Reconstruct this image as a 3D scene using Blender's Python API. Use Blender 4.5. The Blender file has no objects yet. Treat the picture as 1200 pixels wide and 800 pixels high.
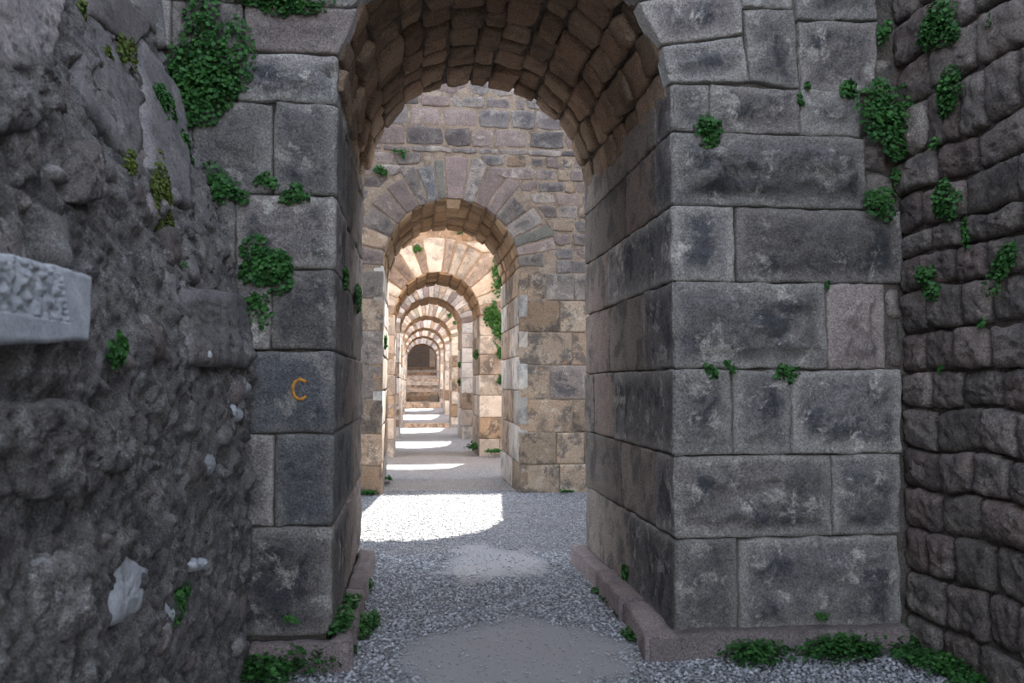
import bpy, math, random
import numpy as np
from mathutils import Vector, Matrix
random.seed(7); RNG = np.random.default_rng(7)
S = bpy.context.scene; C = S.collection

# ------------------------------------------------------------ camera
TH = math.atan(.115); PH = math.atan(.0497); FPX = 1000.0
CP = np.array([0, 0, 1.6])
FW = np.array([math.sin(TH)*math.cos(PH), math.cos(TH)*math.cos(PH), math.sin(PH)])
RT = np.array([math.cos(TH), -math.sin(TH), 0.0]); UP = np.cross(RT, FW)
cam = bpy.data.cameras.new('camera'); camo = bpy.data.objects.new('camera', cam); C.objects.link(camo)
cam.sensor_width = 36; cam.lens = 36*FPX/1200; cam.clip_end = 300; cam.clip_start = .05
camo.matrix_world = Matrix(((RT[0], UP[0], -FW[0], CP[0]), (RT[1], UP[1], -FW[1], CP[1]), (RT[2], UP[2], -FW[2], CP[2]), (0, 0, 0, 1)))
cam.dof.use_dof = True; cam.dof.focus_distance = 8.0; cam.dof.aperture_fstop = 4.5
S.camera = camo
# ------------------------------------------------------------ sky, sun, exposure
SUNV = Vector((.10, 1.0, .70)).normalized()
w = bpy.data.worlds.new('world'); S.world = w; w.use_nodes = True
wn = w.node_tree.nodes; wl = w.node_tree.links; wn.clear()
sky = wn.new('ShaderNodeTexSky'); sky.sky_type = 'NISHITA'; sky.sun_disc = False
sky.sun_elevation = math.asin(SUNV.z); sky.sun_rotation = math.atan2(SUNV.x, SUNV.y)
sky.air_density = 1.0; sky.dust_density = 2.0; sky.ozone_density = 1.0
bg = wn.new('ShaderNodeBackground'); bg.inputs['Strength'].default_value = 0.40
hs = wn.new('ShaderNodeHueSaturation'); hs.inputs['Saturation'].default_value = .50
wo = wn.new('ShaderNodeOutputWorld'); wl.new(sky.outputs[0], hs.inputs['Color']); wl.new(hs.outputs[0], bg.inputs[0]); wl.new(bg.outputs[0], wo.inputs[0])
sl = bpy.data.lights.new('sun', 'SUN'); sl.energy = 16.0; sl.angle = .0093; sl.color = (1.0, .955, .88)
so = bpy.data.objects.new('sun', sl); C.objects.link(so); so.rotation_euler = (-SUNV).to_track_quat('-Z', 'Y').to_euler(); so.location = (4, 20, 30)
S.view_settings.view_transform = 'Standard'; S.view_settings.look = 'None'; S.view_settings.gamma = 1
S.view_settings.exposure = 1.5
try: S.cycles.max_bounces = 8; S.cycles.diffuse_bounces = 6
except Exception: pass

# ------------------------------------------------------------ pixel -> point on a real plane
def ray(x, y): return FW+RT*(x-600)/FPX+UP*(400-y)/FPX
def atY(x, y, Y): d = ray(x, y); return CP+d*Y/d[1]
def atX(x, y, X): d = ray(x, y); return CP+d*X/d[0]
def atZ(x, y, Z=0.): d = ray(x, y); return CP+d*(Z-1.6)/d[2]

# ------------------------------------------------------------ noise
def _h(i, j, k):
    n = (i*374761393+j*668265263+k*2147483647*3) & 0xffffffff
    n = ((n ^ (n >> 13))*1274126177) & 0xffffffff
    n = ((n ^ (n >> 15))*2246822519) & 0xffffffff
    return ((n ^ (n >> 16)) & 0xffff)/32767.5-1
def vn(P):
    P = np.asarray(P, float); I = np.floor(P).astype(np.int64); f = P-I; f = f*f*(3-2*f)
    r = 0
    for a in (0, 1):
        for b in (0, 1):
            for c in (0, 1):
                wt = (f[..., 0] if a else 1-f[..., 0])*(f[..., 1] if b else 1-f[..., 1])*(f[..., 2] if c else 1-f[..., 2])
                r = r+wt*_h(I[..., 0]+a, I[..., 1]+b, I[..., 2]+c)
    return r
def fbm(P, o=4):
    r = 0; a = .5
    for _ in range(o): r = r+a*vn(P); P = P*2.03+17.1; a *= .55
    return r

# ------------------------------------------------------------ materials
def newmat(name):
    m = bpy.data.materials.new(name); m.use_nodes = True; nt = m.node_tree; nt.nodes.clear()
    o = nt.nodes.new('ShaderNodeOutputMaterial'); b = nt.nodes.new('ShaderNodeBsdfPrincipled')
    nt.links.new(b.outputs[0], o.inputs[0]); b.inputs['Roughness'].default_value = .92
    b.inputs['Specular IOR Level'].default_value = .25
    return m, nt, b
def N(nt, t, **k):
    n = nt.nodes.new(t)
    for a, v in k.items():
        if a in ('operation', 'blend_type', 'data_type', 'feature', 'attribute_name', 'noise_dimensions'): setattr(n, a, v)
        else: n.inputs[a.replace('_', ' ')].default_value = v
    return n
def mix(nt, fac, a, b, bt='MIX'):
    n = nt.nodes.new('ShaderNodeMix'); n.data_type = 'RGBA'; n.blend_type = bt
    for s, v in ((0, fac), (6, a), (7, b)):
        if hasattr(v, 'is_linked'): nt.links.new(v, n.inputs[s])
        else: n.inputs[s].default_value = v if s == 0 else (*v, 1)
    return n.outputs[2]
def ramp(nt, src, lo, hi, a=0., b=1.):
    n = nt.nodes.new('ShaderNodeMapRange'); nt.links.new(src, n.inputs[0])
    n.inputs[1].default_value = lo; n.inputs[2].default_value = hi; n.inputs[3].default_value = a; n.inputs[4].default_value = b; n.interpolation_type = 'SMOOTHSTEP'
    return n.outputs[0]
def mth(nt, op, a, b=0.):
    n = nt.nodes.new('ShaderNodeMath'); n.operation = op
    for i, v in enumerate((a, b)):
        if hasattr(v, 'is_linked'): nt.links.new(v, n.inputs[i])
        else: n.inputs[i].default_value = v
    return n.outputs[0]
def stone_mat(name, c1, c2, dark, light, tint, sc=1., darkamt=.7, lightamt=.6, wear=0., bump=.5, grain=.55, orange=0.):
    """c1..c2 body, dark crust patches, light lichen patches, tint = per-stone alternative colour"""
    m, nt, b = newmat(name)
    tc = N(nt, 'ShaderNodeTexCoord'); oi = N(nt, 'ShaderNodeObjectInfo')
    sep = nt.nodes.new('ShaderNodeVectorMath'); sep.operation = 'MULTIPLY_ADD'
    cb = nt.nodes.new('ShaderNodeCombineXYZ')
    for i in range(3): nt.links.new(oi.outputs['Random'], cb.inputs[i])
    nt.links.new(cb.outputs[0], sep.inputs[0]); sep.inputs[1].default_value = (31, 57, 43); nt.links.new(tc.outputs['Object'], sep.inputs[2])
    V = sep.outputs[0]
    def nz(s, d=5, r=.6, dist=0.):
        n = N(nt, 'ShaderNodeTexNoise', Scale=s*sc, Detail=d, Roughness=r, Distortion=dist); nt.links.new(V, n.inputs['Vector']); return n.outputs[0]
    rnd = nt.nodes.new('ShaderNodeTexWhiteNoise'); rnd.noise_dimensions = '1D'; nt.links.new(oi.outputs['Random'], rnd.inputs['W'])
    col = mix(nt, ramp(nt, nz(2.2), .35, .65), c1, c2)
    col = mix(nt, mth(nt, 'MULTIPLY', ramp(nt, rnd.outputs['Value'], .45, .95), .8), col, tint)
    pa = nz(3.1, 8, .68, .4)
    dk = mth(nt, 'MULTIPLY', ramp(nt, pa, .47, .60), darkamt)
    if wear:
        at = N(nt, 'ShaderNodeAttribute', attribute_name='inner')
        e = mth(nt, 'ADD', at.outputs['Fac'], mth(nt, 'MULTIPLY', mth(nt, 'SUBTRACT', nz(7, 6, .7), .5), 1.6))
        inn = ramp(nt, e, .25, .95)
        dk = mth(nt, 'MULTIPLY', dk, mth(nt, 'ADD', mth(nt, 'MULTIPLY', inn, wear), 1-wear))
        dk = mth(nt, 'MAXIMUM', dk, mth(nt, 'MULTIPLY', mth(nt, 'MULTIPLY', inn, ramp(nt, nz(13, 6, .75), .38, .62)), .55*wear))
    col = mix(nt, dk, col, dark)
    li = mth(nt, 'MULTIPLY', ramp(nt, nz(4.7, 9, .74, .3), .53, .62), lightamt)
    col = mix(nt, li, col, light)
    if wear:
        col = mix(nt, mth(nt, 'MULTIPLY', ramp(nt, e, .55, .05), .45*wear), col, light)
    if orange:
        col = mix(nt, mth(nt, 'MULTIPLY', ramp(nt, nz(3.9, 7, .7, .3), .60, .68), orange), col, (.38, .17, .05))
    g = nz(75, 4, .75); sp = nz(170, 2, .8)
    col = mix(nt, 1.0, col, mix(nt, ramp(nt, mth(nt, 'ADD', mth(nt, 'MULTIPLY', g, .6), mth(nt, 'MULTIPLY', sp, .4)), .36, .64), (1-grain,)*3, (1+grain*.6,)*3), 'MULTIPLY')
    hv = N(nt, 'ShaderNodeHueSaturation'); nt.links.new(col, hv.inputs['Color'])
    nt.links.new(ramp(nt, oi.outputs['Random'], 0, 1, .74, 1.22), hv.inputs['Value'])
    nt.links.new(hv.outputs[0], b.inputs['Base Color'])
    h = mth(nt, 'ADD', mth(nt, 'MULTIPLY', nz(16, 8, .72), 1.0), mth(nt, 'MULTIPLY', g, .35))
    bp = N(nt, 'ShaderNodeBump', Strength=bump, Distance=.03); nt.links.new(h, bp.inputs['Height']); nt.links.new(bp.outputs[0], b.inputs['Normal'])
    return m
M = {}
M['front'] = stone_mat('grey_andesite', (.215, .205, .200), (.30, .275, .26), (.070, .073, .082), (.54, .50, .455), (.26, .215, .205), wear=.8, darkamt=.9, lightamt=.9, bump=1.0)
M['frontpurple'] = stone_mat('purplish_andesite', (.205, .17, .165), (.26, .215, .20), (.10, .085, .085), (.42, .36, .32), (.26, .20, .185), darkamt=.5, wear=.5, lightamt=.3)
M['reveal'] = stone_mat('brown_grey_andesite', (.22, .19, .17), (.27, .225, .195), (.085, .08, .08), (.38, .33, .28), (.25, .19, .16), darkamt=.75, lightamt=.35)
M['right'] = stone_mat('dark_brown_rubble', (.20, .172, .155), (.265, .225, .20), (.078, .072, .07), (.44, .39, .335), (.21, .155, .14), darkamt=.65, lightamt=.45, bump=1.0)
M['left'] = stone_mat('grey_rubble', (.29, .262, .25), (.40, .365, .35), (.105, .10, .105), (.62, .60, .58), (.25, .19, .17), sc=2.2, darkamt=.65, lightamt=.65, bump=1.0, grain=.75)
M['leftsmooth'] = stone_mat('smooth_grey_stone', (.20, .185, .18), (.26, .235, .225), (.09, .085, .09), (.32, .30, .29), (.21, .175, .17), darkamt=.4, lightamt=.3, bump=.5)
M['marble'] = stone_mat('pale_marble', (.36, .375, .40), (.44, .45, .47), (.25, .25, .26), (.60, .60, .60), (.48, .48, .50), darkamt=.35, lightamt=.3, bump=.3, grain=.2)
M['vault'] = stone_mat('brown_vault_stone', (.30, .205, .14), (.37, .265, .185), (.12, .08, .06), (.45, .36, .27), (.32, .20, .13), darkamt=.5, lightamt=.3, bump=.9)
M['tan'] = stone_mat('tan_andesite', (.30, .225, .165), (.37, .285, .21), (.10, .088, .08), (.52, .44, .35), (.31, .205, .135), darkamt=.85, lightamt=.45, orange=.4)
M['upper'] = stone_mat('upper_grey_stone', (.22, .185, .165), (.30, .25, .215), (.085, .08, .082), (.48, .42, .36), (.24, .175, .155), darkamt=.9, lightamt=.55, wear=.3, bump=.8)
M['upperdark'] = stone_mat('dark_upper_stone', (.13, .115, .115), (.18, .155, .145), (.06, .058, .062), (.36, .32, .28), (.17, .13, .12), darkamt=.8, lightamt=.5, wear=.5, bump=.8)
M['frontdark'] = stone_mat('dark_blue_grey_andesite', (.115, .118, .125), (.155, .150, .150), (.05, .053, .06), (.38, .35, .31), (.15, .13, .12), darkamt=.8, lightamt=.5, wear=.5, bump=1.0)
M['olive'] = stone_mat('olive_grey_stone', (.20, .195, .165), (.24, .23, .19), (.13, .13, .12), (.36, .34, .29), (.21, .20, .17), darkamt=.4, lightamt=.2)
M['purple'] = stone_mat('purple_stone', (.235, .18, .165), (.28, .215, .19), (.14, .11, .105), (.42, .35, .30), (.25, .185, .165), darkamt=.4, lightamt=.3)
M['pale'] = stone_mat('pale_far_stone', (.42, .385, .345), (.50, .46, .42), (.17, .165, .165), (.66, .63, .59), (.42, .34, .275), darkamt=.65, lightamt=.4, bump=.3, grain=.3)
M['orangevault'] = stone_mat('orange_vault_stone', (.37, .25, .15), (.44, .31, .20), (.18, .11, .07), (.54, .43, .31), (.38, .25, .15), darkamt=.4, lightamt=.3, bump=.7)
M['plinth'] = stone_mat('plinth_stone', (.20, .165, .16), (.25, .205, .195), (.11, .095, .095), (.33, .28, .26), (.22, .17, .165), darkamt=.4, lightamt=.25, bump=.6)
M['mortar'] = stone_mat('lime_mortar', (.20, .165, .14), (.27, .225, .19), (.09, .08, .075), (.36, .32, .28), (.22, .18, .15), sc=1.5, bump=.9)
M['mortartan'] = stone_mat('tan_mortar', (.36, .27, .20), (.42, .325, .245), (.20, .155, .12), (.52, .43, .34), (.36, .26, .19), sc=1.5, bump=.9)
M['darkjoint'] = stone_mat('dark_joint', (.10, .085, .075), (.14, .115, .10), (.05, .045, .04), (.2, .18, .16), (.12, .10, .09), bump=.9)

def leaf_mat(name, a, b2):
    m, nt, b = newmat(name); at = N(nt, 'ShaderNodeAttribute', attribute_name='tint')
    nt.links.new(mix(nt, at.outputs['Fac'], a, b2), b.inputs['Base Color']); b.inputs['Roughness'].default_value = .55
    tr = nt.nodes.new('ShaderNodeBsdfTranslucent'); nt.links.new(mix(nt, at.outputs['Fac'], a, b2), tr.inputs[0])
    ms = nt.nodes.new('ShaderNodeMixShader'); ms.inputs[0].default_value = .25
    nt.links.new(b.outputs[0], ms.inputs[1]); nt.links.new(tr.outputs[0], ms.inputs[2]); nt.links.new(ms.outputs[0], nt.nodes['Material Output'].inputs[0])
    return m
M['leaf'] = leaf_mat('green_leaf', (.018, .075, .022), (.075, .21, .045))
M['moss'] = leaf_mat('yellow_green_leaf', (.06, .10, .02), (.16, .20, .04))
def plain(name, c, r=.8):
    m, nt, b = newmat(name); b.inputs['Base Color'].default_value = (*c, 1); b.inputs['Roughness'].default_value = r; return m
M['stem'] = plain('stem', (.10, .085, .04)); M['paint'] = plain('orange_paint', (.50, .22, .04), .6)

def gravel_mat():
    m, nt, b = newmat('gravel_ground'); tc = N(nt, 'ShaderNodeTexCoord')
    vo = N(nt, 'ShaderNodeTexVoronoi', Scale=42.); nt.links.new(tc.outputs['Object'], vo.inputs['Vector'])
    n1 = N(nt, 'ShaderNodeTexNoise', Scale=1.1, Detail=5.); nt.links.new(tc.outputs['Object'], n1.inputs['Vector'])
    n2 = N(nt, 'ShaderNodeTexNoise', Scale=120., Detail=3.); nt.links.new(tc.outputs['Object'], n2.inputs['Vector'])
    bw = N(nt, 'ShaderNodeSeparateColor'); nt.links.new(vo.outputs['Color'], bw.inputs[0])
    peb = mix(nt, bw.outputs[0], (.18, .18, .185), (.39, .39, .405))
    peb = mix(nt, ramp(nt, vo.outputs['Distance'], .3, .62), peb, (.13, .125, .12))
    dirt = mix(nt, n2.outputs[0], (.225, .222, .228), (.32, .315, .32))
    at = N(nt, 'ShaderNodeAttribute', attribute_name='dirt')
    col = mix(nt, at.outputs['Fac'], peb, dirt)
    col = mix(nt, ramp(nt, n1.outputs[0], .35, .7, 0, .25), col, (.27, .24, .21))
    nt.links.new(col, b.inputs['Base Color'])
    iv = mth(nt, 'MULTIPLY', mth(nt, 'SUBTRACT', 1.0, vo.outputs['Distance']), mth(nt, 'SUBTRACT', 1.0, at.outputs['Fac']))
    h = mth(nt, 'ADD', iv, mth(nt, 'MULTIPLY', n2.outputs[0], .3))
    bp = N(nt, 'ShaderNodeBump', Strength=.8, Distance=.012); nt.links.new(h, bp.inputs['Height']); nt.links.new(bp.outputs[0], b.inputs['Normal'])
    return m
M['gravel'] = gravel_mat()
def pebble_mat():
    m, nt, b = newmat('pebbles'); at = N(nt, 'ShaderNodeAttribute', attribute_name='tint')
    nt.links.new(mix(nt, at.outputs['Fac'], (.15, .15, .157), (.52, .52, .54)), b.inputs['Base Color']); return m
M['pebble'] = pebble_mat()
def brick_mat():
    m, nt, b = newmat('small_masonry'); tc = N(nt, 'ShaderNodeTexCoord'); mp = N(nt, 'ShaderNodeMapping'); mp.inputs['Rotation'].default_value = (math.pi/2, 0, 0)
    nt.links.new(tc.outputs['Object'], mp.inputs[0]); br = N(nt, 'ShaderNodeTexBrick', Scale=2.2); nt.links.new(mp.outputs[0], br.inputs[0])
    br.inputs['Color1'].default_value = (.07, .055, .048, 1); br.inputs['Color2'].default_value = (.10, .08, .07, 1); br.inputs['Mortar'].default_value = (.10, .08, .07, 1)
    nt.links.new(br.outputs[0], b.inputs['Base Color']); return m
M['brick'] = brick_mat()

# ------------------------------------------------------------ object helpers
def mesh(name, V, F, mat, parent=None, smooth=True, attrs=None):
    me = bpy.data.meshes.new(name)
    V = np.asarray(V, float)
    if isinstance(F, np.ndarray):
        n = len(F); k = F.shape[1]
        me.vertices.add(len(V)); me.vertices.foreach_set('co', V.ravel().astype(np.float32))
        me.loops.add(n*k); me.loops.foreach_set('vertex_index', F.ravel().astype(np.int32))
        me.polygons.add(n); me.polygons.foreach_set('loop_start', np.arange(0, n*k, k, dtype=np.int32))
        me.update(calc_edges=True)
    else:
        me.from_pydata(V.tolist(), [], F); me.update()
    if smooth: me.polygons.foreach_set('use_smooth', [True]*len(me.polygons))
    for a, v in (attrs or {}).items():
        at = me.attributes.new(a, 'FLOAT', 'POINT'); at.data.foreach_set('value', np.asarray(v, np.float32))
    me.materials.append(mat)
    o = bpy.data.objects.new(name, me); C.objects.link(o)
    if parent is not None:
        o.parent = parent
        if parent.type == 'EMPTY': o.location = (0, 0, 0)
    return o
def thing(name, label, cat, loc=(0, 0, 0), group=None):
    o = bpy.data.objects.new(name, None); o.empty_display_size = .1; C.objects.link(o); o.location = loc
    o['label'] = label; o['category'] = cat
    if group: o['group'] = group
    return o
def tag(o, label, cat, group=None, kind=None):
    if label: o['label'] = label
    if cat: o['category'] = cat
    if group: o['group'] = group
    if kind: o['kind'] = kind
    return o

SEED = [0]
def stone(name, quad, fn, parent, mat, org=(0, 0, 0), nu=3, nv=3, gap=.005, edge=.014, er=None, proud=0., boss=0., margin=.07, rough=.004, nscale=6., depth=.14,
          rnd=.1, wob=.006, ucorner=None, ret=False, extra=None, side=0):
    """one dressed or rubble block: quad = four (u, v) corners (bl, br, tr, tl) in metres on a face; fn(u, v, off) -> xyz"""
    SEED[0] += 1; sd = SEED[0]*13.7
    q = np.array(quad, float); c = q.mean(0)
    W = max(.02, (q[1, 0]-q[0, 0]+q[2, 0]-q[3, 0])/2); H = max(.02, (q[3, 1]-q[0, 1]+q[2, 1]-q[1, 1])/2)
    er = er or edge*1.6
    def axis(L, n):
        e1 = min(.12, er*.35/L); e2 = min(.25, er*1.1/L)
        return np.array([0, e1]+list(np.linspace(e2, 1-e2, n))+[1-e1, 1])
    s = axis(W, nu); t = axis(H, nv)
    if ucorner is not None:       # grid column exactly on the arris
        sc = (ucorner-q[0, 0])/W
        k = np.argmin(abs(s[2:-2]-sc))+2; s[k] = sc
        s = np.unique(np.concatenate([s, [sc-.02/W, sc+.02/W]])); s = s[(s >= 0) & (s <= 1)]
    Sg, Tg = np.meshgrid(s, t)
    a = Sg*2-1; b = Tg*2-1
    a2 = a*np.sqrt(1-b*b/2*rnd); b2 = b*np.sqrt(1-a*a/2*rnd)
    s2 = (a2+1)/2; t2 = (b2+1)/2
    gx = gap/W; gy = gap/H; s2 = gx+s2*(1-2*gx); t2 = gy+t2*(1-2*gy)
    P = (q[0]*((1-s2)*(1-t2))[..., None]+q[1]*(s2*(1-t2))[..., None]+q[2]*(s2*t2)[..., None]+q[3]*((1-s2)*t2)[..., None])
    def off_uv(U, V2, d):
        p3 = np.stack([U*nscale, V2*nscale, np.full_like(U, sd)], -1)
        n = fbm(p3, 4); x = np.clip(d/er, 0, 1)
        o = proud-edge*(1-np.sqrt(np.clip(1-(1-x)**2, 0, 1)))+rough*n*2
        if nu > 11: o = o+rough*1.1*fbm(p3*4.3+21, 3)
        if boss:
            dm = np.minimum(d, side*U) if side else d
            bb = np.clip((dm-margin)/.06+vn(p3*2.3)*.5, 0, 1); bb = bb*bb*(3-2*bb)
            o = o+boss*bb*(.75+.9*fbm(p3*1.8+5, 4))+bb*(.014+.35*boss)*fbm(p3*4.2+9, 3)+bb*.008*vn(p3*13)
        if ucorner is not None: o = o-.012*np.clip(1-abs(U-ucorner)/.02, 0, 1)*(1+vn(p3*2))
        if extra: o = o+extra(U, V2)
        return o
    d = np.minimum(np.minimum(Sg, 1-Sg)*W, np.minimum(Tg, 1-Tg)*H)
    pn = np.stack([P[..., 0]*9, P[..., 1]*9, np.full(P.shape[:2], sd+3.)], -1)
    P = P+np.stack([fbm(pn, 3), fbm(pn+40, 3)], -1)*wob*2*np.clip(1-d/.1, .2, 1)[..., None]
    O = off_uv(P[..., 0], P[..., 1], d)
    ny, nx = P.shape[:2]; org = np.array(org, float)
    front = fn(P[..., 0], P[..., 1], O)-org
    idx = np.arange(nx*ny).reshape(ny, nx)
    ring = np.concatenate([idx[0, :], idx[1:, -1], idx[-1, -2::-1], idx[-2:0:-1, 0]])
    Pr = P.reshape(-1, 2)[ring]; back = fn(Pr[:, 0], Pr[:, 1], np.full(len(ring), -depth))-org
    V = np.concatenate([front.reshape(-1, 3), back])
    A = idx[:-1, :-1].ravel(); B = idx[:-1, 1:].ravel(); D = idx[1:, 1:].ravel(); E = idx[1:, :-1].ravel()
    F = [tuple(x) for x in np.stack([A, B, D, E], 1).tolist()]
    n0 = nx*ny; L = len(ring)
    F += [(int(ring[(i+1) % L]), int(ring[i]), n0+i, n0+(i+1) % L) for i in range(L)]
    F.append(tuple(n0+i for i in reversed(range(L))) if False else tuple(n0+i for i in range(L)))
    if side: d = np.minimum(d, abs(P[..., 0]))
    inner = np.concatenate([np.clip(d.ravel()/.14, 0, 1), np.zeros(L)])
    o = mesh(name, V, F, mat, parent, True, {'inner': inner})
    if ret: return o, lambda U, V2: off_uv(U, V2, np.full_like(U, .2))
    return o

def pl_front(Y): return lambda u, v, o: np.stack([u+0*o, Y-o, v+0*o], -1)
def pl_revR(X): return lambda u, v, o: np.stack([X-o, u+0*o, v+0*o], -1)
def pl_revL(X): return lambda u, v, o: np.stack([X+o, u+0*o, v+0*o], -1)
def pl_quoinR(X, Y):   # u<0 runs into the passage, u>0 along the front
    def f(u, v, o):
        k = np.clip(1-abs(u)/np.maximum(.03, abs(o)), 0, 1)
        x = np.where(u >= 0, X+u-o*k, X-o); y = np.where(u >= 0, Y-o, Y-u-o*k)
        return np.stack([x, y, v+0*o], -1)
    return f
def pl_quoinL(X, Y):   # u>0 runs into the passage, u<0 along the front to the left
    def f(u, v, o):
        k = np.clip(1-abs(u)/np.maximum(.03, abs(o)), 0, 1)
        x = np.where(u <= 0, X+u+o*k, X+o); y = np.where(u <= 0, Y-o, Y+u-o*k)
        return np.stack([x, y, v+0*o], -1)
    return f
def pl_ring(xc, Y, zs, R):   # u = angle*R, v = radius
    return lambda u, v, o: np.stack([xc+v*np.cos(u/R)+0*o, Y-o, zs+v*np.sin(u/R)+0*o], -1)
def pl_soffit(xc, zs, R):    # u = y, v = angle*R
    return lambda u, v, o: np.stack([xc+(R-o)*np.cos(v/R), u+0*o, zs+(R-o)*np.sin(v/R)], -1)
def rectq(u0, u1, v0, v1, j=0.):
    r = lambda: random.uniform(-j, j)
    return [(u0+r(), v0+r()), (u1+r(), v0+r()), (u1+r(), v1+r()), (u0+r(), v1+r())]

# ------------------------------------------------------------ ground profile
GP = [(-20, 0), (5, 0), (12.7, -.02), (18, -.06), (22, -.15), (28, -.19), (35.3, -.17), (35.5, -.06), (39.4, -.03), (43, .06), (47, .14), (50.0, .2), (50.25, .5), (53, .52), (53.2, .84), (54.2, .86), (63, 2.7), (80, 2.75)]
def gz(y): return np.interp(y, [p[0] for p in GP], [p[1] for p in GP])
def dirtmask(x, y):
    n = vn(np.stack([x*2.2, y*1.6, 0*x], -1))*.35+vn(np.stack([x*7, y*5, 0*x+3], -1))*.2
    c = .62-.0*(y-5)
    a = 1-np.clip((abs(x-c)/.75+np.clip((y-5.55)/.5, 0, 9))*1.0+n, 0, 2)
    a = a+.0
    b = 1-np.clip(np.sqrt(((x-.75)/.62)**2+((y-7.8)/.9)**2)+n, 0, 2)
    return np.clip(np.maximum(a, b)*1.9, 0, 1)
def build_floor():
    xs = np.unique(np.concatenate([np.linspace(-9, 10, 30), np.arange(-1.4, 3.4, .06)]))
    ys = np.unique(np.concatenate([np.linspace(-8, 2.5, 12), np.arange(2.5, 14, .06), np.arange(14, 70, .35), [35.3, 35.5, 50., 50.25, 53., 53.2]]))
    X, Y = np.meshgrid(xs, ys); Z = gz(Y)+.02*fbm(np.stack([X*1.3, Y*1.3, 0*X], -1), 4)*(Y < 54)-.006
    Z -= .10*(Y > 54)
    V = np.stack([X, Y, Z], -1).reshape(-1, 3); nx = len(xs); idx = np.arange(X.size).reshape(X.shape)
    F = np.stack([idx[:-1, :-1].ravel(), idx[:-1, 1:].ravel(), idx[1:, 1:].ravel(), idx[1:, :-1].ravel()], 1)
    o = mesh('floor', V, F, M['gravel'], None, True, {'dirt': dirtmask(X.ravel(), Y.ravel())}); o['kind'] = 'structure'
build_floor()

# ------------------------------------------------------------ the passage
XL, XR = -.454, 1.558; XC = (XL+XR)/2; R = (XR-XL)/2; XW = 3.03; REC = .035
def core(root, Yf, Yb, zs, top, x0, x1, mat, rad=R, zb=-.6, rec=None):
    n = 24; o = np.array(root.location); zc = np.concatenate([[0], np.sin(np.linspace(0, math.pi, n+1))])
    yf, yb = Yf+(REC if rec is None else rec), Yb-REC; r = rad+REC; V = []; F = []
    ang = np.linspace(math.pi, 0, n+1); arc = [(XC+r*math.cos(a), zs+r*math.sin(a)) for a in ang]
    low = [(x0, zb), (arc[0][0], zb)]+arc+[(arc[-1][0], zb), (x1, zb)]
    hi = [(x0, top), (arc[0][0]-.001, top)]+[(a[0], top) for a in arc]+[(arc[-1][0]+.001, top), (x1, top)]
    m = len(low)
    for y in (yf, yb):
        V += [(x, y, z) for x, z in low]+[(x, y, z) for x, z in hi]
    for i in range(m-1):
        F.append((i, i+1, m+i+1, m+i)); F.append((2*m+i+1, 2*m+i, 3*m+i, 3*m+i+1))
        F.append((i+1, i, 2*m+i, 2*m+i+1)); F.append((m+i, m+i+1, 3*m+i+1, 3*m+i))
    F.append((0, m, 3*m, 2*m)); F.append((m-1, 3*m-1, 4*m-1, 2*m-1))
    return mesh('mortar_core', np.array(V)-o, F, mat, root, False)

def soffit(root, Yf, Yb, zs, mat, rows, seg, rad=R, amp=.02, hi=False, jit=.02, mats=None):
    o = np.array(root.location); fn = pl_soffit(XC, zs, rad); L = math.pi*rad; v = 0.; k = 0
    hs = np.random.default_rng(int(Yf*10)).uniform(.75, 1.3, rows); hs *= L/hs.sum()
    for h in hs:
        y = Yf+(.07 if hi else .01)
        first = True
        while y < Yb-.05:
            l = random.uniform(.7, 1.35)*seg
            if Yb-(y+l) < seg*.5: l = Yb-y-.005
            pr = random.uniform(-min(amp, .018), amp)
            stone('vault_stone', rectq(y, y+l, v, v+h, jit*.5 if not first else jit*.3), fn, root, (mats and random.choice(mats)) or mat, o, nu=5 if hi else 2, nv=4 if hi else 2,
                  gap=.007, edge=.02, er=.035, proud=pr, rough=.012 if hi else .006, nscale=9, wob=.012 if hi else .006, rnd=.35)
            y += l; first = False
        v += h

def reveal(root, side, Yf, Yb, beds, joints, mat, mats=None, nu=4, nv=4, quoin=None):
    o = np.array(root.location); fn = pl_revR(XR) if side > 0 else pl_revL(XL)
    for i in range(len(beds)-1):
        js = joints[i % len(joints)]
        for a, b in zip(js[:-1], js[1:]):
            stone('stone', rectq(a, b, beds[i], beds[i+1], .004), fn, root, random.choice(mats) if mats else mat, o, nu=nu, nv=nv, rough=.006, proud=random.uniform(-.008, .004), gap=.003)

# ---------------- first arched wall
Y1, Y1B = 5.0, 7.70
ZS1 = 3.33
W1 = thing('arched_wall', 'nearest arched wall of big grey squared blocks, its arch cut off by the top of the picture', 'archway', (XC, Y1, 0))
o1 = np.array(W1.location)
core(W1, Y1, Y1B, ZS1, 7.0, -6, XW+2, M['darkjoint'], rec=.045)
zpx = lambda y, x=790: float(atY(x, y, Y1)[2]); xpx = lambda x, y=400: float(atY(x, y, Y1)[0]); ypx = lambda x, y=400: float(atX(x, y, XR)[1])
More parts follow.
